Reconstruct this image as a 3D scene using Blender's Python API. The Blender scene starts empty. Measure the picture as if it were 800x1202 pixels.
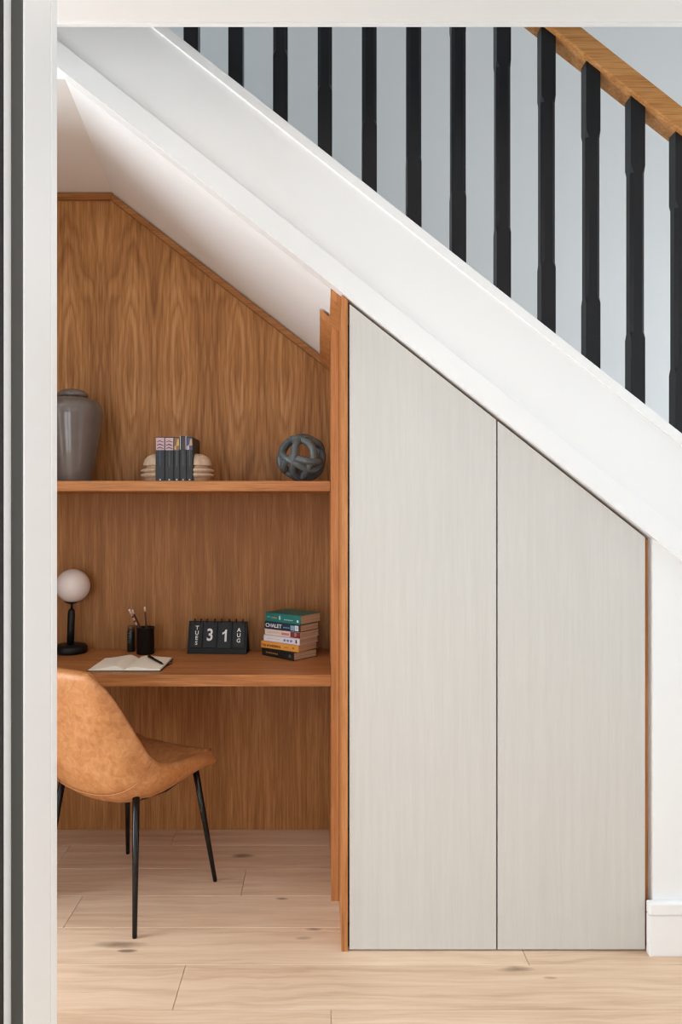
import bpy, bmesh, math, random
from mathutils import Vector, Matrix
R = math.radians
sc = bpy.context.scene
C = sc.collection
random.seed(4)

# ------------------------------------------------------------------ camera
# metres; cupboard doors stand in the plane y = 0, floor is z = 0
cam_d = bpy.data.cameras.new('camera')
cam = bpy.data.objects.new('camera', cam_d); C.objects.link(cam)
cam.location = (0, -2.228, 1.34); cam.rotation_euler = (R(90), 0, 0)
cam_d.sensor_fit = 'HORIZONTAL'; cam_d.sensor_width = 36
cam_d.lens = 36 * 858 / 800; cam_d.shift_x = 25 / 800; cam_d.shift_y = 0
cam_d.clip_start = 0.02
sc.camera = cam

# ------------------------------------------------------------------ world, lights, exposure
w = bpy.data.worlds.new('world'); sc.world = w; w.use_nodes = True
w.node_tree.nodes['Background'].inputs[0].default_value = (0.85, 0.92, 1.0, 1)
w.node_tree.nodes['Background'].inputs[1].default_value = 0.3
sc.view_settings.view_transform = 'Standard'; sc.view_settings.look = 'None'
sc.view_settings.gamma = 1; sc.view_settings.use_curve_mapping = False
sc.view_settings.exposure = 0.11
sc.cycles.use_denoising = True
sc.cycles.filter_width = 1.2
sc.cycles.max_bounces = 10; sc.cycles.diffuse_bounces = 6
sc.cycles.sample_clamp_indirect = 6

def area(name, loc, aim, sx, sy, power, col):
    l = bpy.data.lights.new(name, 'AREA'); l.shape = 'RECTANGLE'; l.size = sx; l.size_y = sy
    l.energy = power; l.color = col
    o = bpy.data.objects.new(name, l); C.objects.link(o); o.location = loc
    o.rotation_euler = (Vector(aim) - Vector(loc)).to_track_quat('-Z', 'Y').to_euler()
    return o
# daylight through the glazing of the room, the front door, plus two added fills
DAY = (0.81, 0.91, 1.0)
area('daylight_hall_window', (-2.56, -0.45, 1.40), (0, -0.45, 1.40), 0.8, 2.0, 47, DAY)
area('daylight_side_window', (-3.36, -3.1, 1.30), (0, -3.1, 1.30), 1.9, 2.0, 17, DAY)
area('daylight_garden_door', (-1.55, -4.56, 1.12), (-1.55, 0, 1.12), 0.95, 2.1, 21, DAY)
area('daylight_garden_door_b', (-0.40, -4.56, 1.12), (-0.40, 0, 1.12), 0.95, 2.1, 21, DAY)
area('daylight_front_door', (3.16, -0.30, 1.45), (0, -0.30, 1.45), 1.0, 2.2, 30, DAY)
area('room_fill_light', (0.3, -2.6, 2.58), (0.3, -2.6, 0), 2.5, 1.5, 20, DAY)  # added fill under the room ceiling, not a real fitting
area('daylight_landing_window', (-2.55, 0.40, 3.9), (0, 0.40, 3.5), 0.8, 1.2, 15, (0.72, 0.87, 1.0))
area('stairwell_fill_light', (1.6, 0.3, 4.85), (1.6, 0.3, 0), 1.0, 1.0, 6, (0.85, 0.93, 1.0))  # added fill high over the stairs; the ceiling has no opening here

# ------------------------------------------------------------------ materials
def lin(c):
    f = lambda v: v / 12.92 if v <= .04045 else ((v + .055) / 1.055) ** 2.4
    return tuple(f(v / 255) for v in c) + (1,)
class NT:
    def __init__(s, name):
        s.m = bpy.data.materials.new(name); s.m.use_nodes = True
        s.t = s.m.node_tree; s.p = s.t.nodes['Principled BSDF']
    def n(s, kind, **kw):
        o = s.t.nodes.new(kind)
        for k, v in kw.items(): setattr(o, k, v)
        return o
    def l(s, a, b): s.t.links.new(a, b)
    def put(s, v, sock):
        if isinstance(v, (int, float)): sock.default_value = v
        elif isinstance(v, tuple): sock.default_value = v
        else: s.l(v, sock)
    def math(s, op, a, b=None, c=None):
        o = s.n('ShaderNodeMath', operation=op)
        for i, v in enumerate((a, b, c)):
            if v is not None: s.put(v, o.inputs[i])
        return o.outputs[0]
    def noise(s, vec, scale, detail=4, rough=.55, dist=0):
        o = s.n('ShaderNodeTexNoise'); s.l(vec, o.inputs['Vector'])
        o.inputs['Scale'].default_value = scale; o.inputs['Detail'].default_value = detail
        o.inputs['Roughness'].default_value = rough; o.inputs['Distortion'].default_value = dist
        return o.outputs['Fac']
    def scaled(s, vec, sc3, off=(0, 0, 0)):
        o = s.n('ShaderNodeMapping'); s.l(vec, o.inputs['Vector'])
        o.inputs['Scale'].default_value = sc3; o.inputs['Location'].default_value = off
        return o.outputs[0]
    def ramp(s, f, stops):
        o = s.n('ShaderNodeValToRGB'); s.l(f, o.inputs[0]); e = o.color_ramp.elements
        while len(e) < len(stops): e.new(.5)
        for k, (p, c) in zip(e, stops): k.position = p; k.color = c
        return o.outputs[0]
    def mix(s, f, a, b, mode='MIX'):
        o = s.n('ShaderNodeMix', data_type='RGBA', blend_type=mode)
        s.put(f, o.inputs[0]); s.put(a, o.inputs[6]); s.put(b, o.inputs[7]); return o.outputs[2]
    def bump(s, h, strength, dist=.01):
        o = s.n('ShaderNodeBump'); s.l(h, o.inputs['Height'])
        o.inputs['Strength'].default_value = strength; o.inputs['Distance'].default_value = dist
        s.l(o.outputs[0], s.p.inputs['Normal'])
    def col(s, v): s.put(v, s.p.inputs['Base Color'])
    def rough(s, v): s.put(v, s.p.inputs['Roughness'])

def plain(name, rgb, rough=.5, metal=0, spec=.5, noise_amt=.03, scale=30):
    k = NT(name); g = k.n('ShaderNodeTexCoord').outputs['Object']
    f = k.noise(g, scale, 3)
    a = lin(rgb)
    k.col(k.mix(k.math('MULTIPLY', f, noise_amt * 2), a, tuple(c * .8 for c in a[:3]) + (1,)))
    k.rough(rough); k.p.inputs['Metallic'].default_value = metal
    k.p.inputs['Specular IOR Level'].default_value = spec
    return k.m

def oak(name, dark, mid, light, axis='Z', cathedral=False, rough=.42, seed=0., vary=True):
    """oak veneer, grain running along AXIS; with CATHEDRAL, book-matched leaves with flame figure"""
    k = NT(name)
    pos = k.n('ShaderNodeNewGeometry').outputs['Position']
    ac = 0.045
    sc3 = {'Z': (1, 1, ac), 'X': (ac, 1, 1), 'Y': (1, ac, 1)}[axis]
    base = pos
    if cathedral:
        sx = k.n('ShaderNodeSeparateXYZ'); k.l(pos, sx.inputs[0])
        wob = k.noise(k.scaled(pos, (3, 3, 1.2)), 1.0, 3)
        t = k.math('PINGPONG', k.math('ADD', sx.outputs[0], .697), .2265)
        cx = k.n('ShaderNodeCombineXYZ'); k.l(t, cx.inputs[0]); k.l(sx.outputs[2], cx.inputs[2])
        base = cx.outputs[0]
        dn = k.noise(k.scaled(base, (9, 9, 2.2)), 1.0, 3)
        dn2 = k.math('SUBTRACT', dn, .5)
        tt = k.math('ADD', k.math('SUBTRACT', t, .098), k.math('MULTIPLY', dn2, .05))
        ex = k.math('POWER', k.math('ABSOLUTE', k.math('DIVIDE', tt, .055)), 1.5)
        zz = k.math('ADD', k.math('SUBTRACT', sx.outputs[2], 1.93), k.math('MULTIPLY', dn2, .5))
        ez = k.math('POWER', k.math('ABSOLUTE', k.math('DIVIDE', zz, .34)), 1.6)
        r = k.math('POWER', k.math('ADD', ex, ez), .62)
        ring = k.math('SINE', k.math('ADD', k.math('MULTIPLY', r, 9.5), k.math('MULTIPLY', dn, 7)))
        ring2 = k.math('SINE', k.math('ADD', k.math('MULTIPLY', r, 31.0), k.math('MULTIPLY', dn, 6)))
        late = k.math('POWER', k.math('ADD', k.math('MULTIPLY', k.math('SINE', k.math('ADD', k.math('MULTIPLY', r, 15.0), k.math('MULTIPLY', dn, 6))), .5), .5), 4.0)
        rings = k.math('SUBTRACT', k.math('ADD', k.math('MULTIPLY', ring, .030), k.math('MULTIPLY', ring2, .014)), k.math('MULTIPLY', late, .085))
        fade = k.math('SMOOTH_MIN', 1.0, k.math('DIVIDE', 1.6, k.math('ADD', r, .3)), .2)
        rings = k.math('MULTIPLY', rings, fade)
        broad = k.math('MULTIPLY', k.math('SINE', k.math('MULTIPLY', r, 2.6)), .035)
        rings = k.math('ADD', rings, broad)
    v = k.scaled(base, sc3, (seed, seed * .7, seed * .3))
    a = k.noise(v, 26, 6, .6, .25)
    b = k.noise(k.scaled(base, sc3, (seed + 3, 1, 2)), 130, 3, .6)
    c = k.noise(k.scaled(base, tuple(1 if q == 1 else .02 for q in sc3), (seed + 9, 4, 2)), 330, 2, .5)
    d = k.noise(k.scaled(base, tuple(1 if q == 1 else .12 for q in sc3), (seed + 5, 4, 2)), 5, 2, .5)
    e2 = k.noise(k.scaled(base, sc3, (seed + 7, 3, 1)), 64, 4, .6, .3)
    f = k.math('ADD', k.math('MULTIPLY', a, .30), k.math('MULTIPLY', b, .30))
    f = k.math('ADD', f, k.math('MULTIPLY', e2, .26))
    f = k.math('ADD', f, k.math('MULTIPLY', d, .14))
    if cathedral: f = k.math('ADD', f, rings)
    if vary:
        oi = k.n('ShaderNodeObjectInfo').outputs['Random']
        f = k.math('ADD', f, k.math('MULTIPLY', k.math('SUBTRACT', oi, .5), .06))
    colr = k.ramp(f, [(.37, lin(dark)), (.5, lin(mid)), (.63, lin(light))])
    pore = k.ramp(c, [(.34, (1, 1, 1, 1)), (.46, (0, 0, 0, 1))])
    colr = k.mix(k.math('MULTIPLY', pore, .35), colr, lin(tuple(int(x * .62) for x in dark)))
    k.col(colr); k.rough(rough); k.p.inputs['Specular IOR Level'].default_value = .2
    k.bump(k.math('ADD', b, c), .06, .002)
    return k.m

M = {}
OD, OM, OL = (138, 91, 50), (174, 120, 69), (198, 146, 94)
M['oak_flame'] = oak('oak_flame_veneer', OD, OM, OL, 'Z', True, .45)
M['oak_v'] = oak('oak_veneer_upright', OD, (157, 105, 58), (186, 132, 81), 'Z', False, .45, 4.)
M['oak_h'] = oak('oak_board_lengthwise', (152, 95, 53), (186, 123, 73), (206, 145, 92), 'X', False, .38, 8.)
M['oak_edge'] = oak('oak_lipping', (158, 99, 54), (190, 126, 75), (208, 147, 94), 'Z', False, .4, 12.)
M['oak_trim'] = oak('oak_scribe_strip', (130, 82, 44), (156, 103, 57), (180, 125, 76), 'X', False, .4, 15.)
M['rail_oak'] = oak('oak_handrail', (158, 102, 52), (200, 142, 84), (222, 168, 112), 'X', False, .35, 2.)
M['white'] = plain('white_wall_paint', (238, 238, 237), .6, noise_amt=.01, scale=4)
M['satin'] = plain('white_satin_paint', (240, 240, 239), .32, noise_amt=.01, scale=4)
M['ceil'] = plain('white_ceiling_paint', (236, 235, 233), .75, noise_amt=.01, scale=4)
M['black'] = plain('black_satin_paint', (17, 17, 20), .40, spec=.35, noise_amt=.1)
M['stop_shade'] = plain('dark_grey_shade', (72, 71, 66), .6)  # shade on the door stop's near face, put in as dark grey
M['jet'] = plain('black_stile_paint', (22, 19, 18), .5)
M['metal'] = plain('black_metal', (9, 9, 11), .25, spec=.4)
M['lampblack'] = plain('matt_black_lamp_metal', (12, 12, 12), .5, spec=.35)
M['cup'] = plain('dark_brown_leather_cup', (20, 13, 12), .6, spec=.3)
M['card'] = plain('black_card', (22, 23, 25), .6, spec=.3)
M['pad'] = plain('black_flip_card', (31, 33, 36), .55, spec=.3)
M['print'] = plain('white_print', (225, 226, 224), .6)
M['wire'] = plain('black_wire', (12, 10, 9), .3, spec=.3)

def door_paint():
    k = NT('off_white_grained_door_paint')
    pos = k.n('ShaderNodeNewGeometry').outputs['Position']
    a = k.noise(k.scaled(pos, (1, 1, .035)), 60, 5, .6, .5)
    b = k.noise(k.scaled(pos, (1, 1, .05)), 240, 3, .6, .3)
    f = k.math('ADD', k.math('MULTIPLY', a, .6), k.math('MULTIPLY', b, .4))
    k.col(k.ramp(f, [(.35, lin(DOORC[0])), (.62, lin(DOORC[1]))]))
    k.rough(.5); k.bump(f, .10, .002); return k.m
DOORC = ((201, 197, 191), (207, 204, 198))
M['door'] = door_paint()

def floor_mat():
    k = NT('pale_oak_floor')
    g = k.n('ShaderNodeTexCoord').outputs['Object']
    pos = k.n('ShaderNodeNewGeometry').outputs['Position']
    rnd = k.n('ShaderNodeObjectInfo').outputs['Random']
    add = k.n('ShaderNodeVectorMath', operation='ADD')
    cx = k.n('ShaderNodeCombineXYZ')
    k.l(k.math('MULTIPLY', rnd, 40), cx.inputs[0]); k.l(k.math('MULTIPLY', rnd, 17), cx.inputs[1])
    k.l(g, add.inputs[0]); k.l(cx.outputs[0], add.inputs[1]); v = add.outputs[0]
    warp = k.noise(k.scaled(v, (1.2, 4, 1)), 1.4, 3, .5, .6)
    wv = k.n('ShaderNodeVectorMath', operation='ADD'); k.l(v, wv.inputs[0])
    wc = k.n('ShaderNodeCombineXYZ'); k.l(k.math('MULTIPLY', warp, .09), wc.inputs[1]); k.l(wc.outputs[0], wv.inputs[1])
    a = k.noise(k.scaled(wv.outputs[0], (.05, 1, 1)), 34, 5, .55, .4)
    b = k.noise(k.scaled(v, (.03, 1, 1)), 180, 3, .6)
    d = k.noise(k.scaled(v, (.5, 1.2, 1)), 2.5, 2, .5)
    f = k.math('ADD', k.math('MULTIPLY', a, .52), k.math('MULTIPLY', b, .2))
    f = k.math('ADD', f, k.math('MULTIPLY', d, .28))
    f = k.math('ADD', f, k.math('MULTIPLY', k.math('SUBTRACT', rnd, .5), .10))
    colr = k.ramp(f, [(.29, lin((190, 154, 124))), (.5, lin((222, 192, 163))), (.71, lin((238, 215, 190)))])
    # knots: smoky ovals in the boards
    sx = k.n('ShaderNodeSeparateXYZ'); k.l(pos, sx.inputs[0])
    nz = k.noise(k.scaled(pos, (9, 30, 1)), 1.0, 4)
    tot = None
    for (x, y, rx, ry, s) in KNOTS:
        dx = k.math('DIVIDE', k.math('SUBTRACT', sx.outputs[0], x), rx)
        dy = k.math('DIVIDE', k.math('SUBTRACT', sx.outputs[1], y), ry)
        q = k.math('ADD', k.math('MULTIPLY', dx, dx), k.math('MULTIPLY', dy, dy))
        q = k.math('ADD', q, k.math('MULTIPLY', k.math('SUBTRACT', nz, .5), 2.2))
        e = k.math('MULTIPLY', k.math('MAXIMUM', k.math('SUBTRACT', 1.0, q), 0.0), s)
        tot = e if tot is None else k.math('MAXIMUM', tot, e)
    colr = k.mix(k.math('MINIMUM', tot, .75), colr, lin((104, 78, 62)))
    k.col(colr); k.rough(.42); k.p.inputs['Specular IOR Level'].default_value = .25
    k.bump(b, .05, .002)
    return k.m
KNOTS = [(-.62, .035, .10, .022, .55), (-.585, .005, .035, .010, .8), (.575, -.085, .06, .016, .7), (.66, -.125, .025, .008, .5),
         (-.02, .12, .03, .010, .7), (-.05, .07, .03, .010, .35), (-.13, .305, .025, .009, .7), (-.30, .62, .05, .02, .6)]
M['floor'] = floor_mat()

def leather():
    k = NT('tan_leather'); g = k.n('ShaderNodeTexCoord').outputs['Object']
    a = k.noise(g, 42, 4, .6, .8); b = k.noise(g, 11, 3, .5); c = k.noise(g, 420, 2)
    f = k.math('ADD', k.math('MULTIPLY', a, .6), k.math('MULTIPLY', b, .4))
    k.col(k.ramp(f, [(.34, lin((166, 106, 60))), (.5, lin((188, 127, 77))), (.68, lin((205, 147, 98)))]))
    k.rough(.42); k.p.inputs['Specular IOR Level'].default_value = .4; k.bump(c, .08, .002); return k.m
M['leather'] = leather()
M['piping'] = plain('tan_leather_piping', (186, 122, 74), .45)

def glaze():
    k = NT('taupe_glaze'); g = k.n('ShaderNodeTexCoord').outputs['Object']
    k.col(k.ramp(k.noise(g, 6, 3), [(.3, lin((98, 88, 82))), (.7, lin((112, 101, 95)))]))
    k.rough(.12); k.p.inputs['Specular IOR Level'].default_value = .6; return k.m
M['glaze'] = glaze()
def opal():
    k = NT('opal_glass'); k.col(lin((226, 214, 208))); k.rough(.25)
    k.p.inputs['Subsurface Weight'].default_value = .3; k.p.inputs['Subsurface Radius'].default_value = (.05, .04, .035)
    k.p.inputs['Subsurface Scale'].default_value = .5
    return k.m
M['opal'] = opal()
def smoke_glass():
    k = NT('smoke_grey_glass'); k.col(lin((128, 140, 143))); k.rough(.06)
    k.p.inputs['Transmission Weight'].default_value = .55; k.p.inputs['IOR'].default_value = 1.45; return k.m
M['smoke'] = smoke_glass()
def turned():
    k = NT('pale_turned_wood'); g = k.n('ShaderNodeTexCoord').outputs['Object']
    f = k.noise(k.scaled(g, (1, 1, .2)), 60, 4, .6)
    k.col(k.ramp(f, [(.3, lin((196, 168, 140))), (.7, lin((226, 203, 178)))])); k.rough(.6); return k.m
M['turned'] = turned()
def pages(name, a, b):
    k = NT(name); g = k.n('ShaderNodeTexCoord').outputs['Object']
    f = k.noise(k.scaled(g, (2, 2, 500)), 1.0, 2)
    k.col(k.ramp(f, [(.35, lin(a)), (.65, lin(b))])); k.rough(.8); return k.m
M['pages'] = pages('book_page_edges', (176, 146, 120), (208, 180, 152))
M['paper'] = plain('cream_paper', (250, 244, 226), .8, noise_amt=.02)

# ------------------------------------------------------------------ helpers
def new(name, bm, mat, parent=None, smooth=False, shift=True, kind=None):
    """link a bmesh as one object; with SHIFT the mesh is given in the room's metres and moved under its parent"""
    me = bpy.data.meshes.new(name)
    bmesh.ops.recalc_face_normals(bm, faces=bm.faces)
    if parent is not None and shift:
        p = parent; off = Vector((0, 0, 0))
        while p is not None: off += p.location; p = p.parent
        bmesh.ops.translate(bm, verts=bm.verts, vec=-off)
    bm.to_mesh(me); bm.free()
    if smooth:
        for f in me.polygons: f.use_smooth = True
    if mat: me.materials.append(M[mat] if isinstance(mat, str) else mat)
    o = bpy.data.objects.new(name, me); C.objects.link(o)
    if parent is not None: o.parent = parent
    if kind: o['kind'] = kind
    return o
def thing(name, label, cat, loc=(0, 0, 0), rz=0, group=None):
    o = bpy.data.objects.new(name, None); C.objects.link(o); o.location = loc; o.rotation_euler = (0, 0, rz)
    o.empty_display_size = .05
    return tag(o, label, cat, group)
def tag(o, label, cat, group=None):
    o['label'] = label; o['category'] = cat
    if group: o['group'] = group
    return o
def box(x0, x1, y0, y1, z0, z1, bev=0, bm=None, seg=2):
    bm0 = bmesh.new()
    v = [bm0.verts.new((x, y, z)) for z in (z0, z1) for y in (y0, y1) for x in (x0, x1)]
    for q in ((0, 1, 3, 2), (4, 6, 7, 5), (0, 4, 5, 1), (2, 3, 7, 6), (0, 2, 6, 4), (1, 5, 7, 3)): bm0.faces.new([v[i] for i in q])
    if bev: bmesh.ops.bevel(bm0, geom=list(bm0.edges), offset=bev, segments=seg, affect='EDGES', profile=.5)
    if bm is None: return bm0
    return join(bm, bm0)
def join(bm, bm0):
    me = bpy.data.meshes.new('t'); bm0.to_mesh(me); bm0.free(); bm.from_mesh(me); bpy.data.meshes.remove(me); return bm
def prism(pts, vec, bev=0):
    """closed outline PTS pushed along VEC"""
    bm = bmesh.new(); vec = Vector(vec); n = len(pts)
    a = [bm.verts.new(p) for p in pts]; b = [bm.verts.new(Vector(p) + vec) for p in pts]
    bm.faces.new(a); bm.faces.new(b[::-1])
    for i in range(n): bm.faces.new((a[i], b[i], b[(i + 1) % n], a[(i + 1) % n]))
    if bev: bmesh.ops.bevel(bm, geom=list(bm.edges), offset=bev, segments=2, affect='EDGES', profile=.5)
    return bm
def panel(xz, y0, y1, bev=0): return prism([(x, y0, z) for x, z in xz], (0, y1 - y0, 0), bev)
def hexa(p8):
    bm = bmesh.new(); v = [bm.verts.new(p) for p in p8]
    for q in ((0, 1, 2, 3), (7, 6, 5, 4), (0, 4, 5, 1), (1, 5, 6, 2), (2, 6, 7, 3), (3, 7, 4, 0)): bm.faces.new([v[i] for i in q])
    return bm
def lathe(prof, seg=40, a0=0, a1=2 * math.pi, loc=(0, 0, 0)):
    bm = bmesh.new(); full = abs(a1 - a0 - 2 * math.pi) < 1e-6
    ns = seg if full else seg + 1; rows = []
    for r, z in prof:
        if r < 1e-6: rows.append([bm.verts.new((loc[0], loc[1], loc[2] + z))]); continue
        rows.append([bm.verts.new((loc[0] + r * math.cos(a0 + (a1 - a0) * i / seg), loc[1] + r * math.sin(a0 + (a1 - a0) * i / seg), loc[2] + z)) for i in range(ns)])
    for A, B in zip(rows, rows[1:]):
        for i in range(seg):
            j = (i + 1) % ns
            if len(A) == 1 and len(B) == 1: continue
            if len(A) == 1: bm.faces.new((A[0], B[i], B[j]))
            elif len(B) == 1: bm.faces.new((A[i], A[j], B[0]))
            else: bm.faces.new((A[i], A[j], B[j], B[i]))
    if not full:
        bm.edges.ensure_lookup_table()
        bmesh.ops.holes_fill(bm, edges=[e for e in bm.edges if e.is_boundary], sides=200)
    return bm
def tube(path, rad, seg=10, closed=False, bm=None):
    bm = bm or bmesh.new(); P = [Vector(p) for p in path]; n = len(P); rows = []
    rads = rad if isinstance(rad, (list, tuple)) else [rad] * n
    up = None
    for i in range(n):
        if closed: t = (P[(i + 1) % n] - P[i - 1]).normalized()
        else: t = (P[min(i + 1, n - 1)] - P[max(i - 1, 0)]).normalized()
        if up is None:
            up = t.orthogonal().normalized()
        up = (up - t * up.dot(t)).normalized(); s = t.cross(up)
        rows.append([bm.verts.new(P[i] + (up * math.cos(2 * math.pi * k / seg) + s * math.sin(2 * math.pi * k / seg)) * rads[i]) for k in range(seg)])
    last = n if closed else n - 1
    off = 0
    if closed:   # least twist when the tube closes on itself
        off = min(range(seg), key=lambda o: sum((rows[-1][k].co - rows[0][(k + o) % seg].co).length for k in range(seg)))
    for i in range(last):
        A, B = rows[i], rows[(i + 1) % n]; o = off if (closed and i == n - 1) else 0
        for k in range(seg): bm.faces.new((A[k], A[(k + 1) % seg], B[(k + 1 + o) % seg], B[(k + o) % seg]))
    if not closed: bm.faces.new(rows[0][::-1]); bm.faces.new(rows[-1])
    return bm
def text(body, size, mat, parent, mtx, name='lettering', bold=0, align='CENTER', sx=1):
    cu = bpy.data.curves.new('t', 'FONT'); cu.body = body; cu.size = size; cu.align_x = align; cu.align_y = 'CENTER'
    cu.extrude = .0003; cu.offset = bold; cu.resolution_u = 3
    to = bpy.data.objects.new('t', cu); C.objects.link(to)
    dg = bpy.context.evaluated_depsgraph_get(); dg.update()
    me = bpy.data.meshes.new_from_object(to.evaluated_get(dg)); me.name = name
    bpy.data.objects.remove(to); bpy.data.curves.remove(cu)
    me.transform(mtx @ Matrix.Diagonal((sx, 1, 1, 1)))
    me.materials.clear(); me.materials.append(M[mat] if isinstance(mat, str) else mat)
    o = bpy.data.objects.new(name, me); C.objects.link(o); o.parent = parent
    return o
def copy_tree(o, parent=None):
    c = o.copy(); C.objects.link(c); c.parent = parent
    for ch in o.children: copy_tree(ch, c)
    return c
FRONT = Matrix.Rotation(R(90), 4, 'X')     # lettering that faces -y

# ------------------------------------------------------------------ setting
low = lambda x: 2.058 - .79 * x            # underside of the stair string
top = lambda x: 2.441 - .79 * x            # top of the stair string
rail = lambda x: 3.3577 - .79 * x          # underside of the handrail
soff_b = lambda x: 2.002 - .774 * x        # plaster soffit at the back of the niche
CEIL = 2.68
YB = .854
def soff(x, y):
    k = (y - .04) / (YB - .04); return low(x) * (1 - k) + soff_b(x) * k

# floor: a slab with oak planks laid on it
floor = new('floor', box(-3.4, 3.2, -4.6, .9, -.06, -.0155), 'floor', kind='structure')
PW = .194
rows = [(-.259 + PW * i) for i in range(-22, 6)]
ends = {-2: [-.7], -1: [.03], 0: [-.396], 1: [.62], 2: [-.826], 3: [-.275], 4: [.9], 5: [-.6]}
pmesh = {}
for i, y0 in zip(range(-22, 6), rows):
    e = ends.get(i, [random.uniform(-1.5, 1.5)])
    xs = [-3.4]
    allx = sorted(set([q for v in e for q in (v - 1.9, v, v + 1.9) if -3.2 < q < 3.0]))
    xs += allx + [3.2]
    for a, b in zip(xs, xs[1:]):
        y1 = min(y0 + PW, .9)
        L, Wd = round(b - a - .0012, 4), round(y1 - y0 - .0014, 4)
        key = (L, Wd)
        if key not in pmesh:
            p = new('plank', box(-L / 2, L / 2, -Wd / 2, Wd / 2, -.0155, 0, .0012, seg=1), 'floor', floor, shift=False)
            pmesh[key] = p.data
        else:
            p = bpy.data.objects.new('plank', pmesh[key]); C.objects.link(p); p.parent = floor
        p.location = ((a + b) / 2, (y0 + y1) / 2, 0)

# walls
S = 'structure'
new('wall_back', box(-2.6, 3.2, .874, .98, 0, 4.9), 'white', kind=S)
new('wall_side_far', panel([(-2.6, 0), (-1.40, 0), (-1.40, 2.9), (-2.6, 2.9)], 0.0, .874), 'white', kind=S)
XW = 1.013
new('wall_under_stairs', panel([(XW, 0), (2.58, 0), (2.58, .02), (XW, low(XW) + .02)], -.004, .06), 'white', kind=S)
new('wall_hall_end', box(3.2, 3.3, -4.6, .98, 0, 4.9), 'white', kind=S)
new('wall_hall_start', box(-2.7, -2.6, -1.128, .98, 2.6, 4.9), 'white', kind=S)
new('wall_hall_side', box(-2.7, -2.6, -.75, .98, 0, 2.6), 'white', kind=S)
new('wall_room_side', panel([(-4.7, 0), (-.9, 0), (-.9, 2.6), (-4.7, 2.6)], 0, .01), 'white', kind=S).matrix_world = Matrix.Translation((-3.45, 0, 0)) @ Matrix.Rotation(R(90), 4, 'Z')
new('wall_room_rear', box(-3.45, 3.2, -4.7, -4.6, 0, 2.6), 'white', kind=S)
new('wall_room_link', box(-3.45, -2.6, -.9, -.75, 0, 2.6), 'white', kind=S)
HZ = 2.26
new('wall_bulkhead', box(-2.7, 3.2, -1.251, -1.128, 2.6, 4.9), 'white', kind=S)
new('wall_pier', box(-.62, -.434, -1.245, -1.134, 0, 2.6), 'white', kind=S)
new('wall_over_opening', box(-.434, .80, -1.245, -1.134, HZ + .045, 2.6), 'white', kind=S)
new('wall_opening_end', box(.80, 3.2, -1.245, -1.134, 0, 2.6), 'white', kind=S)
new('ceiling_room', box(-3.45, 3.2, -4.7, -1.128, 2.6, 2.68), 'ceil', kind=S)
new('ceiling_side', box(-3.45, -2.6, -1.128, -.75, 2.6, 2.68), 'ceil', kind=S)
new('ceiling_hall', box(-2.7, 3.3, -1.251, .98, 4.9, 5.0), 'ceil', kind=S)
new('ceiling_hall_low', box(-2.6, 3.2, -1.128, -.272, 2.652, 2.92), 'ceil', kind=S)
new('trim_1', box(-2.6, 3.2, -.2718, -.258, 2.6465, 2.92, .0015), 'satin', kind=S)

# door lining of the opening the picture is taken through
d1 = new('door_1', box(-.434, -.411, -1.275, -1.134, 0, HZ + .045, .001), 'satin', kind=S)
new('door_stop', box(-.411, -.395, -1.2505, -1.1525, 0, HZ + .001, .0025), 'satin', d1)
new('shaded_stop_face', box(-.411, -.3965, -1.2535, -1.2507, 0, HZ + .001), 'stop_shade', d1)  # thin dark strip painting the shade on the stop's near face
new('stop_bead', box(-.411, -.3945, -1.152, -1.128, 0, HZ + .001, .0015), 'satin', d1)
new('stile', box(-.50, -.4115, -1.300, -1.2755, 0, HZ + .045), 'jet', d1)
new('head_lining', box(-.411, .785, -1.275, -1.134, HZ + .016, HZ + .045, .001), 'satin', d1)
new('head_stop', box(-.395, .785, -1.2505, -1.128, HZ + .001, HZ + .0159, .001), 'satin', d1)
new('side_lining', box(.785, .80, -1.275, -1.134, 0, HZ + .045, .001), 'satin', d1)

# glazing behind the camera: frames round the daylight openings
def glazed(name, p0, axis, w_, z0, z1, n):
    bm = bmesh.new()
    f = .05
    for i in range(n + 1):
        c = -w_ / 2 + w_ * i / n
        box(c - f / 2, c + f / 2, -.03, .03, z0, z1, bm=bm)
    for z in (z0, z1): box(-w_ / 2, w_ / 2, -.03, .03, z - f / 2, z + f / 2, bm=bm)
    o = new(name, bm, 'satin', kind=S); o.location = p0; o.rotation_euler = (0, 0, axis); return o
glazed('window_1', (-3.36, -3.1, 0), R(90), 2.0, .25, 2.35, 2)
glazed('window_2', (-.97, -4.55, 0), 0, 2.25, .04, 2.22, 2)
glazed('window_3', (3.15, -.30, 0), R(90), 1.05, .35, 2.6, 1)
glazed('window_4', (-2.57, -.45, 0), R(90), .84, .38, 2.42, 1)

# soffit and flat ceiling of the niche
xf, xb = (2.058 - CEIL) / .79, (2.002 - CEIL) / .774
th = Vector((0, 0, .03))
fr = [Vector((xf, .035, CEIL)), Vector((2.3, .035, low(2.3))), Vector((2.3, .874, soff_b(2.3))), Vector((xb, .874, CEIL))]
new('ceiling_soffit', hexa([*fr, *[p + th for p in fr]]), 'ceil', kind=S)
fl = [Vector((-1.40, .035, CEIL)), Vector((xf, .035, CEIL)), Vector((xb, .874, CEIL)), Vector((-1.40, .874, CEIL))]
new('ceiling_niche', hexa([*fl, *[p + th for p in fl]]), 'ceil', kind=S)

# skirting
sk = new('baseboard_right', box(.993, 2.5, -.026, -.004, 0, .123, .002), 'satin', kind=S)
new('cap_moulding', box(.9915, 2.5, -.0305, -.004, .1245, .162, .005), 'satin', sk)

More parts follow.
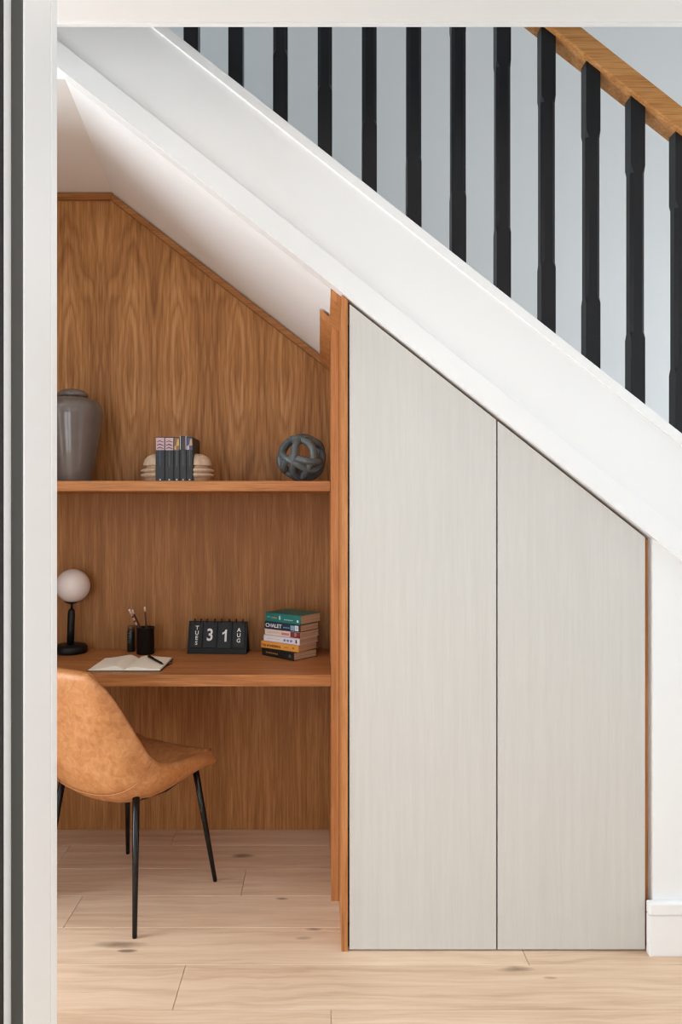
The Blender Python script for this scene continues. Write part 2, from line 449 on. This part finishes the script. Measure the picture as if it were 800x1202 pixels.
# ------------------------------------------------------------------ staircase
st = thing('staircase', 'white closed-string staircase with black balusters and oak handrail above the cupboard', 'staircase', (0, .02, 0))
X0, X1 = -1.55, 2.3
def sloped(f0, f1, y0, y1, x0=X0, x1=X1, bev=0):
    return panel([(x0, f0(x0)), (x1, f0(x1)), (x1, f1(x1)), (x0, f1(x0))], y0, y1, bev)
new('string_board', sloped(lambda x: low(x) + .082, lambda x: top(x) - .034, -.013, .035), 'satin', st)
new('bottom_moulding', sloped(low, lambda x: low(x) + .083, -.020, .035, bev=.001), 'satin', st)
new('base_rail', sloped(lambda x: top(x) - .036, top, -.022, .066, bev=.002), 'satin', st)
hr = sloped(rail, lambda x: rail(x) + .078, -.016, .060)
bmesh.ops.bevel(hr, geom=[e for e in hr.edges if abs((e.verts[0].co - e.verts[1].co).x) > 1], offset=.006, segments=3, affect='EDGES', profile=.5)
new('handrail', hr, 'rail_oak', st)
# one baluster, square ends and stop-chamfered shank; its ends follow the pitch
def baluster():
    h = .022; bm = bmesh.new(); ch = .0095
    def ring(z, c, slope=False):
        pts = [(-h + c, -h), (h - c, -h), (h, -h + c), (h, h - c), (h - c, h), (-h + c, h), (-h, h - c), (-h, -h + c)]
        return [bm.verts.new((x, y, z - (.79 * x if slope else 0))) for x, y in pts]
    e = .0008; H = rail(0) - top(0)
    rs = [ring(-.004, e, True), ring(.195, e), ring(.215, ch), ring(H - .215, ch), ring(H - .195, e), ring(H + .004, e, True)]
    for A, B in zip(rs, rs[1:]):
        for i in range(8): bm.faces.new((A[i], A[(i + 1) % 8], B[(i + 1) % 8], B[i]))
    bm.faces.new(rs[0][::-1]); bm.faces.new(rs[-1]); return bm
b0 = new('baluster', baluster(), 'black', st, shift=False)
xs = [.970 - .1363 * k for k in range(-6, 13)]
for i, x in enumerate(xs):
    b = b0 if i == 0 else b0.copy()
    if i: C.objects.link(b); b.parent = st
    b.location = (x, .002, top(x))

# ------------------------------------------------------------------ understair cupboard
cb = thing('understair_cupboard', 'off-white two-door cupboard with sloping top fitted under the stairs', 'cupboard', (.54, .15, 0))
P0, P1 = .0665, .0855
new('end_panel', hexa([(P0, 0, 0), (P1, 0, 0), (P1, .80, 0), (P0, .80, 0), (P0, 0, low(P0) - .003), (P1, 0, low(P1) - .003), (P1, .80, soff(P1, .8) - .004), (P0, .80, soff(P0, .8) - .004)]), 'oak_edge', cb)
dtop = lambda x: 2.0465 - .79 * x
for xa, xb_ in ((.0905, .5385), (.5430, .9925)):
    new('cupboard_door', panel([(xa, .005), (xb_, .005), (xb_, dtop(xb_)), (xa, dtop(xa))], .002, .024, .0012), 'door', cb)
new('top_filler', panel([(.0856, dtop(.0856) - .06), (1.0, dtop(1.0) - .06), (1.0, low(1.0) - .001), (.0856, low(.0856) - .001)], .03, .048), 'oak_trim', cb)
new('filler_strip', panel([(.95, 0), (1.0125, 0), (1.0125, low(1.0125) - .002), (.95, low(.95) - .06)], .012 + .016, .06), 'oak_edge', cb)
new('meeting_strip', box(.50, .58, .026, .04, .02, 1.5), 'jet', cb)
new('plinth', box(.0856, .95, .03, .05, 0, .06), 'jet', cb)

# ------------------------------------------------------------------ oak niche lining
nl = thing('back_panelling', 'flame-figured oak veneer panelling across the back of the desk niche', 'wall panelling', (-.65, .86, 0))
sp = thing('side_panelling', 'narrow oak side panel between the desk niche and the cupboard', 'side panel', (.053, .58, 0))
sq = thing('far_side_panelling', 'oak side panel closing the desk niche beside the lamp', 'side panel', (-1.389, .53, 0))
XL, XR = -1.38, .040
new('back_panel', panel([(XL, 0), (XR, 0), (XR, .74), (XL, .74)], YB, .872), 'oak_v', nl)
new('back_panel', panel([(XL, .741), (XR, .741), (XR, 1.436), (XL, 1.436)], YB, .872), 'oak_v', nl)
new('back_panel', panel([(XL, 1.437), (XR, 1.437), (XR, soff_b(XR) - .003), (xb, CEIL - .002), (XL, CEIL - .002)], YB, .872), 'oak_flame', nl)
YS = .288
new('side_panel', hexa([(XR, YS, 0), (.0655, YS, 0), (.0655, .872, 0), (XR, .872, 0), (XR, YS, soff(XR, YS) - .004), (.0655, YS, soff(.0655, YS) - .004), (.0655, .872, soff(.0655, YB) - .004), (XR, .872, soff(XR, YB) - .004)]), 'oak_edge', sp)
new('side_panel', box(XL - .018, XL, .20, .872, 0, CEIL - .002), 'oak_v', sq)
# scribe strips under the soffit
def strip_y(x0, x1, y0, y1, hgt, m):
    return new('scribe_strip', hexa([(x0, y0, soff(x0, y0) - hgt), (x1, y0, soff(x1, y0) - hgt), (x1, y1, soff(x1, y1) - hgt), (x0, y1, soff(x0, y1) - hgt),
                 (x0, y0, soff(x0, y0) - .002), (x1, y0, soff(x1, y0) - .002), (x1, y1, soff(x1, y1) - .002), (x0, y1, soff(x0, y1) - .002)]), m, sp)
YT = YB - .022
g = .033
def bevel_all(bm, w_=.0015): bmesh.ops.bevel(bm, geom=list(bm.edges), offset=w_, segments=1, affect='EDGES'); return bm
new('scribe_strip', prism([(XL, YT, CEIL - .002), (xb + .01, YT, CEIL - .002), (xb + .0, YT, CEIL - .030), (XL, YT, CEIL - .030)], (0, .0215, 0)), 'oak_trim', nl)
new('scribe_strip', prism([(xb + .01, YT, soff(xb + .01, YT) - .003), (.0395, YT, soff(.0395, YT) - .003), (.0395, YT, soff(.0395, YT) - .003 - g), (xb + .0, YT, CEIL - .030)], (0, .0215, 0)), 'oak_trim', nl)
strip_y(.0005, .0395, YS, YT - .0005, .030, 'oak_edge')
strip_y(.034, .0660, .030, YS - .001, .030, 'oak_edge')

shelf = tag(new('wall_shelf', box(XL + .001, XR - .0005, .50, YB - .0005, 1.418, 1.456, .0015), 'oak_h'), 'thick oak shelf carrying the vase and the upright books', 'shelf')
desk = tag(new('desk_top', box(XL + .001, XR - .0005, .36, YB - .0005, .722, .764, .0015), 'oak_h'), 'thick oak desk top fitted across the niche', 'desk')
# ------------------------------------------------------------------ chair
ch = thing('dining_chair', 'tan leather bucket chair with black tapered legs in front of the desk', 'chair', (-.774, .167, 0), -R(29.8))
def lerp_list(L, t):
    n = len(L) - 1; f = t * n; i = min(int(f), n - 1); u = f - i
    p = [L[max(i - 1, 0)], L[i], L[i + 1], L[min(i + 2, n)]]
    out = []
    for k in range(len(L[0])):
        a, b, c, d = (q[k] for q in p)
        out.append(.5 * ((2 * b) + (c - a) * u + (2 * a - 5 * b + 4 * c - d) * u * u + (3 * b - a - 3 * c + d) * u ** 3))
    return out
CEN = [(-.078, .838), (-.060, .75), (-.034, .63), (-.010, .52), (.022, .432), (.10, .386), (.23, .396), (.345, .425), (.42, .440), (.450, .408)]
RIM = [(-.068, .834, .096), (-.036, .780, .146), (.010, .690, .178), (.045, .615, .203), (.078, .550, .224), (.135, .515, .236), (.25, .500, .234), (.35, .480, .223), (.416, .460, .207), (.444, .438, .180)]
def shell_pt(t, u):
    cy, cz = lerp_list(CEN, t); ry, rz_, wd = lerp_list(RIM, t)
    s = abs(u) ** 2.3
    x = wd * math.sin(u * math.pi / 2 * .93) / math.sin(math.pi / 2 * .93)
    return Vector((x, cy + (ry - cy) * s, cz + (rz_ - cz) * s))
def shell_out(t, u, d):
    a = shell_pt(t, u); e = .01
    du = shell_pt(t, min(u + e, 1)) - shell_pt(t, max(u - e, -1)); dt = shell_pt(min(t + e, 1), u) - shell_pt(max(t - e, 0), u)
    n = du.cross(dt).normalized()
    if n.z > 0 or (abs(n.z) < .5 and n.y > 0): n = -n
    return a + n * d
NTT, NU, TH = 44, 28, .024
def soft(n): return [.5 - .5 * math.cos(math.pi * i / n) for i in range(n + 1)]     # finer rows near the rim
tv, uv = soft(NTT), [2 * q - 1 for q in soft(NU)]
bm = bmesh.new()
def edge_fall(d, r): return math.sqrt(max(0, 1 - (1 - min(d / r, 1)) ** 2))
outer, inner = [], []
for a, t in enumerate(tv):
    ro, ri = [], []
    for b, u in enumerate(uv):
        h = (TH + .005 * min(max(0, t - .7) / .2, 1)) * edge_fall(min(min(t, 1 - t) / .030, (1 - abs(u)) / .075), 1)
        p = shell_pt(t, u); n = (shell_out(min(max(t, .012), .988), min(max(u, -.985), .985), 1) - shell_pt(min(max(t, .012), .988), min(max(u, -.985), .985)))
        v = bm.verts.new(p + n * h); ro.append(v)
        ri.append(v if a in (0, NTT) or b in (0, NU) else bm.verts.new(p - n * h))
    outer.append(ro); inner.append(ri)
for G in (outer, inner):
    for a in range(NTT):
        for b in range(NU): bm.faces.new((G[a][b], G[a + 1][b], G[a + 1][b + 1], G[a][b + 1]))
sh = new('shell', bm, 'leather', ch, True, shift=False)
sm = sh.modifiers.new('soften', 'SMOOTH'); sm.factor = .5; sm.iterations = 6
seam = [shell_out(.44, -1 + 2 * i / 30, .0238) for i in range(31)]
new('seam', tube(seam, .0014, 6), 'piping', ch, True, shift=False)
for (fx, fy), (tx, ty, tz) in (((.215, .012), (.170, .065, .425)), ((-.215, .012), (-.170, .065, .425)), ((.215, .420), (.165, .365, .430)), ((-.215, .420), (-.165, .365, .430))):
    a, b = Vector((fx, fy, .0)), Vector((tx, ty, tz))
    new('leg', tube([a, a.lerp(b, .01), a.lerp(b, .5), b], [.0068, .0076, .0100, .0118], 16), 'metal', ch, True, shift=False)
uf = bmesh.new()
for s in (-1, 1):
    tube([(s * .170, .085, .408), (s * .172, .2, .398), (s * .165, .36, .418)], .010, 8, bm=uf)
tube([(-.165, .355, .412), (.165, .355, .412)], .010, 8, bm=uf)
new('underframe', uf, 'metal', ch, shift=False)

# ------------------------------------------------------------------ shelf objects
SZ = 1.456
vs = thing('lidded_vase', 'glossy taupe ceramic jar with a low lid on the oak shelf', 'vase', (-.975, .66, SZ))
prof = [(0, 0), (.066, 0), (.071, .004), (.078, .04), (.092, .11), (.106, .19), (.1145, .245), (.116, .275), (.110, .302), (.094, .322), (.072, .332), (.056, .334), (.0, .334)]
def smooth_prof(p, n=5):
    out = []
    for i in range(len(p) - 1):
        for k in range(n):
            t = (i + k / n) / (len(p) - 1); out.append(tuple(lerp_list(p, t)))
    out.append(p[-1]); return [(max(r, 0), z) for r, z in out]
new('body', lathe([(0, 0), (.066, 0)] + smooth_prof(prof[2:12], 4) + [(0, .334)], 56), 'glaze', vs, True, shift=False)
new('lid', lathe([(0, .3345), (.050, .3345), (.058, .3375), (.0605, .344), (.058, .352), (.046, .361), (.030, .3665), (.0, .368)], 48), 'glaze', vs, True, shift=False)

def smallmat(name, rgb, r=.5): M[name] = plain(name, rgb, r); return name
smallmat('book_black', (16, 18, 22), .42); smallmat('pic_pink', (196, 168, 176), .5); smallmat('pic_dark', (60, 44, 46), .5)
smallmat('pic_blue', (62, 72, 120), .5); smallmat('pic_gold', (190, 158, 96), .5); smallmat('pic_brown', (132, 98, 72), .5); smallmat('book_navy', (30, 34, 70), .42)
smallmat('spine_grey', (84, 92, 98), .5); smallmat('spine_blue', (70, 84, 140), .5); smallmat('pic_mauve', (120, 92, 104), .5)
books = [(.0355, .1700, 'pink stripes', 'pic_pink', 'spine_blue', 'black paperback with a pink picture block and blue spine lettering, beside the bookend'),
         (.0345, .1695, 'pink stripes', 'pic_pink', 'spine_grey', 'black paperback with a pink picture block and grey spine lettering'),
         (.0225, .1690, 'brown', 'pic_brown', 'spine_grey', 'thin black paperback with a brown and gold picture block on its spine'),
         (.0255, .1730, 'framed', 'pic_dark', 'spine_grey', 'black paperback with a white framed picture block on its spine'),
         (.0245, .1700, 'blue', 'pic_blue', 'spine_grey', 'black paperback with a blue and yellow picture block on its spine')]
x = -.6250; BY = .555
for i, (tk, hh, kind_, pm, tm, lab) in enumerate(books):
    b = thing('paperback_book', lab, 'book', (x + tk / 2, BY, SZ), 0, 'black paperbacks between the bookends')
    dep = .165; t2 = tk / 2 - .0006
    new('cover', box(-t2, t2, 0, .0016, 0, hh, .0006, bm=box(-t2, -t2 + .0015, 0, dep, 0, hh, bm=box(t2 - .0015, t2, 0, dep, 0, hh))), 'book_black', b, shift=False)
    new('page_block', box(-t2 + .0015, t2 - .0015, .0017, dep - .003, .002, hh - .002), 'pages', b, shift=False)
    pw = t2 - .0012; z0, z1 = hh * .705, hh - .003
    pic = new('picture_block', box(-pw, pw, -.0005, .0002, z0, z1), pm, b, shift=False)
    if kind_ == 'pink stripes':
        for zz, hw, m_ in ((z0 + .006, .006, 'pic_mauve'), (z0 + .018, .005, 'pic_dark'), (z0 + .031, .004, 'pic_dark')):
            new('stripe', tube([(-pw * .75, -.0006, zz), (-pw * .1, -.0006, zz + .004), (pw * .8, -.0006, zz - .001)], [hw * .25, hw * .42, hw * .3], 6), m_, pic, shift=False)
    elif kind_ == 'framed':
        for s in (-1, 1): new('frame_line', box(s * pw - .0011, s * pw + .0011, -.0009, .0002, z0, z1 + .004), 'print', pic, shift=False)
    else:
        new('figure', prism([(-.002, -.0008, z0 + .016), (pw, -.0008, z0 + .018), (pw * .8, -.0008, z1 - .004), (.002, -.0008, z1 - .006)], (0, .0006, 0)), 'pic_gold', pic, shift=False)
        new('figure', prism([(-pw, -.0008, z0 + .001), (-.001, -.0008, z0 + .002), (-.003, -.0008, z0 + .02), (-pw, -.0008, z0 + .014)], (0, .0006, 0)), 'pic_pink' if kind_ == 'blue' else 'pic_gold', pic, shift=False)
    new('title_line', box(-.0012, .0012, -.0004, .0002, hh * .34, hh * .69), tm, b, shift=False)
    new('publisher_mark', box(-.0028, .0028, -.0006, .0002, .004, .0105), 'print', b, shift=False)
    x += tk
XB0, XB1 = -.6250, x
prof = [(0, 0), (.046, 0), (.052, .006), (.056, .014), (.066, .020), (.071, .026), (.068, .031), (.058, .034), (.056, .036), (.066, .039), (.071, .044), (.066, .049), (.052, .053),
        (.046, .057), (.047, .061), (.060, .064), (.061, .070), (.056, .086), (.045, .099), (.028, .108), (0, .112)]
for lab, cx, a0 in (('half-round turned pale wood bookend beside the book with blue spine lettering', XB0 - .0008, R(90)), ('half-round turned pale wood bookend beside the book with the blue and yellow picture', XB1 + .0008, R(-90))):
    be = thing('bookend', lab, 'bookend', (cx, .625, SZ), 0, 'turned wooden bookends')
    new('foot', lathe(prof[:15], 28, a0, a0 + math.pi), 'turned', be, shift=False)
    new('dome', lathe([(0, .0612)] + [(r, max(z, .0612)) for r, z in prof[14:]], 28, a0, a0 + math.pi), 'turned', be, shift=False)

# knotted glass ball
kb = thing('knot_ornament', 'smoky grey glass knot ball standing on the oak shelf', 'ornament', (-.070, .635, SZ))
kr = .100; tr = .0145
for i, (n, h) in enumerate((((.05, -1, .10), -.012), ((.25, -.72, .66), .020), ((-.62, -.70, -.10), .026), ((.66, -.72, -.22), .030), ((.05, -.35, -1.0), .038))):
    n = Vector(n).normalized(); u = n.orthogonal().normalized(); v = n.cross(u)
    rr = math.sqrt((kr - tr) ** 2 - h * h)
    pts = [n * (h + .009 * math.sin(3 * a + 1.3 * i)) + (u * math.cos(a) + v * math.sin(a)) * rr * (1 - .05 * (1 + math.sin(3 * a + i))) + Vector((0, 0, kr - .002)) for a in [2 * math.pi * k / 60 for k in range(60)]]
    new('glass_loop', tube(pts, tr, 14, True), 'smoke', kb, True, shift=False)

# ------------------------------------------------------------------ desk objects
DZ = .764
lp = thing('table_lamp', 'small black table lamp with an opal glass globe on the desk', 'lamp', (-1.02, .765, DZ))
new('base', lathe([(0, 0), (.062, 0), (.0665, .004), (.0675, .012), (.0675, .024), (.064, .031), (.055, .034), (0, .034)], 44), 'lampblack', lp, True, shift=False)
new('stem', tube([(.0, 0, .032), (.002, 0, .10), (.004, 0, .160), (.0045, 0, .1755), (.005, 0, .182)], [.0145, .0145, .0145, .012, .004], 20), 'lampblack', lp, True, shift=False)
new('neck', tube([(.005, 0, .178), (.006, 0, .208)], .005, 12), 'lampblack', lp, True, shift=False)
new('cup', lathe([(0, .200), (.012, .201), (.030, .2085), (.028, .210), (0, .209)], 30, loc=(.006, 0, 0)), 'lampblack', lp, True, shift=False)
bm = bmesh.new(); bmesh.ops.create_uvsphere(bm, u_segments=40, v_segments=24, radius=.0685)
bmesh.ops.translate(bm, verts=bm.verts, vec=(.010, 0, .274)); new('globe', bm, 'opal', lp, True, shift=False)

pc = thing('pen_pot', 'round dark leather pen pot on the desk', 'pen pot', (-.708, .745, DZ))
new('pot', lathe([(0, 0), (.034, 0), (.0355, .002), (.0355, .104), (.037, .105), (.037, .108), (.033, .108), (.033, .004), (0, .004)], 36), 'cup', pc, True, shift=False)
smallmat('pencil_dark', (74, 38, 30), .4); smallmat('pencil_stripe', (190, 150, 136), .4); M['copper'] = plain('copper_ferrule', (232, 190, 158), .3, metal=.7)
def pencil(lab, a, b, striped):
    o = thing('pencil', lab, 'pencil', (a[0], a[1], a[2]), 0, 'pencils in the pen pot')
    d = Vector(b) - Vector(a); L = d.length; d.normalize()
    new('barrel', tube([(0, 0, 0), d * (L - .02)], .0042, 6), 'pencil_dark', o, shift=False)
    new('ferrule', tube([d * (L - .02), d * (L - .008)], .0046, 12), 'copper', o, True, shift=False)
    new('eraser', tube([d * (L - .008), d * (L - .001), d * L], [.0043, .0043, .003], 12), 'print', o, True, shift=False)
    if striped:
        for k in range(3): new('stripe', tube([d * (L - .07 + .02 * k) + Vector((.0005, -.001, 0)), d * (L - .058 + .02 * k) + Vector((.0005, -.001, 0))], .0043, 6), 'pencil_stripe', o, shift=False)
bz = DZ + .006
pencil('dark brown pencil with pink flecks leaning out of the pen pot', (-.690, .740, bz), (-.7745, .745, DZ + .180), True)
pencil('plain dark brown pencil with copper end upright in the pen pot', (-.702, .757, bz), (-.7145, .760, DZ + .188), False)
pencil('thin dark brown pencil leaning close beside the flecked one', (-.686, .752, bz), (-.7655, .757, DZ + .176), False)

M['tin'] = plain('black_green_tin', (24, 28, 26), .3)
pt = thing('pencil_lead_tube', 'slim black tube with pale print standing behind the pen pot', 'tube', (-.779, .795, DZ))
new('body', lathe([(0, 0), (.0155, 0), (.0162, .001), (.0162, .088), (.0155, .089), (0, .089)], 28), 'tin', pt, True, shift=False)
M['clearcap'] = plain('brown_clear_cap', (112, 84, 58), .15)
new('cap', lathe([(0, .0892), (.0150, .0892), (.0152, .1035), (.0145, .105), (0, .105)], 28), 'clearcap', pt, True, shift=False)
M['faint'] = plain('faint_grey_print', (96, 106, 104), .5)
for k, (zz, hw) in enumerate(((.076, .004), (.066, .003), (.057, .0045), (.047, .003), (.040, .004))):
    new('print_line', box(-.004 - hw, -.004 + hw, -.0170, -.0158, zz - .001, zz + .001), 'faint', pt, shift=False)

# open notebook
nb = thing('notebook', 'open black notebook with blank cream pages on the desk', 'notebook', (-.706, .520, DZ))
smallmat('nb_cover', (24, 24, 26), .5)
hw, hl = .130, .107
new('cover', box(-hw - .004, hw + .004, -hl - .003, hl + .003, 0, .0028, .001), 'nb_cover', nb, shift=False)
def leaf(side, peak, edge):
    n = 14; bm = bmesh.new(); tp, bt = [], []
    for i in range(n + 1):
        f = i / n; z = edge + (peak - edge) * (math.sin(min(f * 4.5, math.pi / 2)) * (1 - max(0, f - .22) / .78) ** 1.5 if f > 0 else 0)
        z = .0045 + (z - .0045) if f else .0045
        zb = .003 if f < .02 else .003 + (z - .003) * (.55 if f < .6 else .55 * max(0, 1 - (f - .6) / .35))
        xx = side * f * hw
        tp.append([(xx, -hl, z), (xx, hl, z)]); bt.append([(xx, -hl, .003), (xx, hl, .003)])
    T = [[bm.verts.new(p) for p in r] for r in tp]; B = [[bm.verts.new(p) for p in r] for r in bt]
    for i in range(n):
        bm.faces.new((T[i][0], T[i + 1][0], T[i + 1][1], T[i][1])); bm.faces.new((B[i][1], B[i + 1][1], B[i + 1][0], B[i][0]))
        for q in (0, 1): bm.faces.new((T[i][q], T[i + 1][q], B[i + 1][q], B[i][q]))
    bm.faces.new((T[0][0], T[0][1], B[0][1], B[0][0])); bm.faces.new((T[n][0], T[n][1], B[n][1], B[n][0]))
    return bm
new('page_block', leaf(-1, .021, .006), 'paper', nb, shift=False)
new('page_block', leaf(1, .017, .008), 'paper', nb, shift=False)
el = tube([(hw + .004, -hl * .2, .002), (hw + .010, -hl * .05, .003), (hw + .016, .02, .002), (hw + .011, .05, .003), (hw + .004, .06, .002)], .0016, 6)
new('elastic_band', el, 'nb_cover', nb, shift=False)
pen = thing('pen', 'matt black ballpoint pen lying on the notebook page', 'pen', (-.62, .535, DZ))
a, b = Vector((-.040, .054, .0197)), Vector((.042, -.058, .0125))
new('barrel', tube([a, a.lerp(b, .03), a.lerp(b, .80), a.lerp(b, .95), b], [.0035, .0048, .0048, .0025, .0008], 14), 'metal', pen, True, shift=False)
new('clip', tube([a.lerp(b, .04) + Vector((.002, .002, .0052)), a.lerp(b, .33) + Vector((.001, .001, .0056))], .001, 6), 'metal', pen, shift=False)

# flip calendar
cal = thing('flip_calendar', 'black easel flip calendar reading TUES 31 AUG on the desk', 'calendar', (-.418, .735, DZ), -R(4))
W2, CH, LN = .122, .128, .038
lean = math.atan2(LN, CH)
CT = Matrix.Rotation(-lean, 4, 'X')      # local frame of the leaning front board: x across, z up along it, -y outwards
def on_board(bm): bmesh.ops.transform(bm, matrix=CT, verts=bm.verts); return bm
HB = math.hypot(CH, LN)
new('front_board', on_board(box(-W2, W2, 0, .0025, .002, HB, .0008)), 'card', cal, shift=False)
bk = box(-W2, W2, -.0025, 0, .002, HB, .0008); bmesh.ops.transform(bk, matrix=Matrix.Translation((0, 2 * LN + .001, 0)) @ Matrix.Rotation(lean, 4, 'X'), verts=bk.verts)
new('rear_board', bk, 'card', cal, shift=False)
new('foot_board', box(-W2, W2, -.0005, 2 * LN + .0005, 0, .003, .0008), 'card', cal, shift=False)
pads = [(-.108, -.062, 'TUES', True), (-.059, -.002, '3', False), (.001, .058, '1', False), (.064, .112, 'AUG', True)]
for (a_, b_, s, vert) in pads:
    zb = .024 if not (s in '1') else .022
    p = new('flip_card', on_board(box(a_, b_, -.0045, -.0004, zb, HB - .004, .0016)), 'pad', cal, shift=False)
    cxx = (a_ + b_) / 2
    if vert:
        n = len(s)
        for i, chh in enumerate(s):
            zc = .104 - i * (.0205 if n == 4 else .0215) - (.007 if n == 3 else .0)
            text(chh, .0225, 'print', p, CT @ Matrix.Translation((cxx, -.0050, zc)) @ FRONT, bold=.0005)
    else:
        if s == '1':
            one = [(.0, 0), (.0085, 0), (.0085, .049), (.002, .049), (-.0005, .0425), (-.005, .0385), (-.011, .036), (-.011, .0285), (-.005, .0305), (.0, .0340)]
            new('lettering', on_board(prism([(cxx + x_ * .95 + .001, -.0053, .050 + z_) for x_, z_ in one], (0, .0008, 0))), 'print', p, shift=False)
        else:
            text(s, .068, 'print', p, CT @ Matrix.Translation((cxx, -.0050, .0745)) @ FRONT, bold=.0014, sx=.86)
    for fx in (.22, .78):
        c = CT @ Vector((a_ + (b_ - a_) * fx, .0005, HB - .001))
        ring = [c + Vector((0, .0105 * math.cos(t), .0105 * math.sin(t))) for t in [2 * math.pi * k / 18 for k in range(18)]]
        new('binder_ring', tube(ring, .0017, 6, True), 'wire', cal, True, shift=False)

# stack of books
smallmat('teal', (14, 108, 100), .4); smallmat('navy2', (14, 26, 52), .4); smallmat('cream', (222, 200, 188), .5); smallmat('palewhite', (222, 212, 216), .5)
smallmat('orange', (226, 150, 58), .45); smallmat('blackbook', (14, 13, 13), .4); smallmat('gold_print', (170, 134, 70), .5); smallmat('mist', (170, 205, 210), .5)
smallmat('crimson', (120, 24, 36), .45); smallmat('rose', (200, 120, 112), .5); smallmat('print_blue', (112, 120, 178), .5); smallmat('sand', (214, 178, 140), .5); smallmat('brownprint', (120, 66, 22), .5); smallmat('sky', (120, 160, 186), .5)
stack = [  # thickness, cover, label, along-spine shift, along-width shift, turn
    (.0315, 'blackbook', 'thick black book at the bottom of the desk book stack', 0, 0, -4),
    (.0270, 'orange', 'yellow-orange paperback lying on the black book in the stack', .018, 0, 3),
    (.0245, 'palewhite', 'plain white paperback lying on the yellow-orange one in the stack', .022, 0, 3),
    (.0240, 'cream', 'cream paperback with a dark red spine block in the middle of the stack', .024, 0, 2),
    (.0285, 'navy2', 'navy paperback with pale lettering CHALET lying under the teal book', .025, 0, 3),
    (.0370, 'teal', 'thick teal hardback book on top of the desk book stack', .026, 0, 2)]
SL, SW = .182, .130
z = DZ; ang = R(51)
lon = Vector((-math.sin(ang), math.cos(ang), 0)); sho = Vector((math.cos(ang), math.sin(ang), 0))
corner = Vector((-.100, .597, 0))
for i, (tk, m_, lab, s1, s2, tw) in enumerate(stack):
    L = SL + (.0 if i != 1 else .008); Wd = SW - .008 * (i > 0) + (.008 if i == 5 else 0)
    c = corner + Vector((s1, s1 * .35 + .002 * i, z))
    b = thing('stacked_book', lab, 'book', c, ang + R(tw), 'books stacked on the desk')
    # local: x = across the book, away from the spine; y = along the spine; the end towards the viewer is y = 0
    cv = box(0, .0022, 0, L, 0, tk - .0004, .0008); box(0, Wd, 0, L, 0, .0018, bm=cv); box(0, Wd, 0, L, tk - .0022, tk - .0004, bm=cv)
    new('cover', cv, m_, b, shift=False)
    new('page_block', box(.0023, Wd - .003, .0015, L - .0015, .0019, tk - .0023), 'pages', b, shift=False)
    SP = Matrix.Translation((-.0006, 0, tk / 2)) @ Matrix.Rotation(R(-90), 4, 'Z') @ FRONT     # writing runs along the spine towards y = 0
    def bar(y0, y1, z0, z1, mm, nm='print_line'): new(nm, box(-.0005, .0004, y0, y1, z0, z1), mm, b, shift=False)
    h2 = tk / 2
    if m_ == 'teal':
        bar(L * .66, L * .82, h2 - .003, h2 + .001, 'gold_print'); bar(L * .86, L * .95, h2 - .001, h2 + .002, 'sky')
        new('emblem', prism([(-.0007, L * .58, h2 - .009), (-.0007, L * .605, h2 - .004), (-.0007, L * .60, h2 + .008), (-.0007, L * .575, h2 + .010), (-.0007, L * .555, h2 - .001)], (.0009, 0, 0)), 'mist', b, shift=False)
        for k in range(5): bar(L * (.22 + .052 * k), L * (.255 + .052 * k), h2 - .006, h2 - .003, 'mist')
        bar(L * .06, L * .105, h2 - .010, h2 - .001, 'print', 'publisher_mark')
    elif m_ == 'navy2':
        text('CHALET', .0215, 'print', b, Matrix.Translation((-.0006, L * .74, h2)) @ Matrix.Rotation(R(-90), 4, 'Z') @ FRONT, bold=.0003, sx=1.05)
        for k in range(4): bar(L * (.30 + .045 * k), L * (.33 + .045 * k), h2 - .004, h2, 'sky')
        bar(L * .16, L * .27, .004, tk - .005, 'sky', 'spine_block'); bar(L * .05, L * .15, .004, tk - .004, 'print', 'spine_block'); bar(L * .08, L * .12, .010, tk - .010, 'rose', 'emblem')
    elif m_ == 'cream':
        for k in range(7): bar(L * (.55 + .055 * k), L * (.585 + .055 * k), h2 - .004, h2 + .003, 'sand')
        bar(L * .30, L * .52, h2 - .006, h2 + .004, 'rose'); bar(0, L * .27, .001, tk - .001, 'crimson', 'spine_block'); bar(L * .10, L * .16, .006, tk - .003, 'cream', 'emblem')
    elif m_ == 'palewhite':
        for k in range(6): bar(L * (.55 + .06 * k), L * (.59 + .06 * k), h2 - .002, h2 + .001, 'sand')
        for k in range(3): bar(L * (.20 + .09 * k), L * (.26 + .09 * k), h2 - .005, h2 + .004, 'print_blue')
        bar(L * .07, L * .11, h2 - .007, h2 + .007, 'book_navy', 'publisher_mark')
    elif m_ == 'orange':
        text('THE WONDERFUL', .0125, 'brownprint', b, Matrix.Translation((-.0006, L * .72, h2 - .003)) @ Matrix.Rotation(R(-90), 4, 'Z') @ FRONT, bold=.0004, sx=.95)
        bar(L * .26, L * .38, h2 - .004, h2 + .001, 'gold_print'); bar(L * .12, L * .15, h2 - .004, h2 + .003, 'brownprint', 'publisher_mark')
    else:
        for k in range(7): bar(L * (.50 + .055 * k), L * (.535 + .055 * k), h2 - .004, h2 + .001, 'gold_print')
        bar(L * .09, L * .15, h2 - .006, h2 + .006, 'spine_grey', 'publisher_mark')
    z += tk
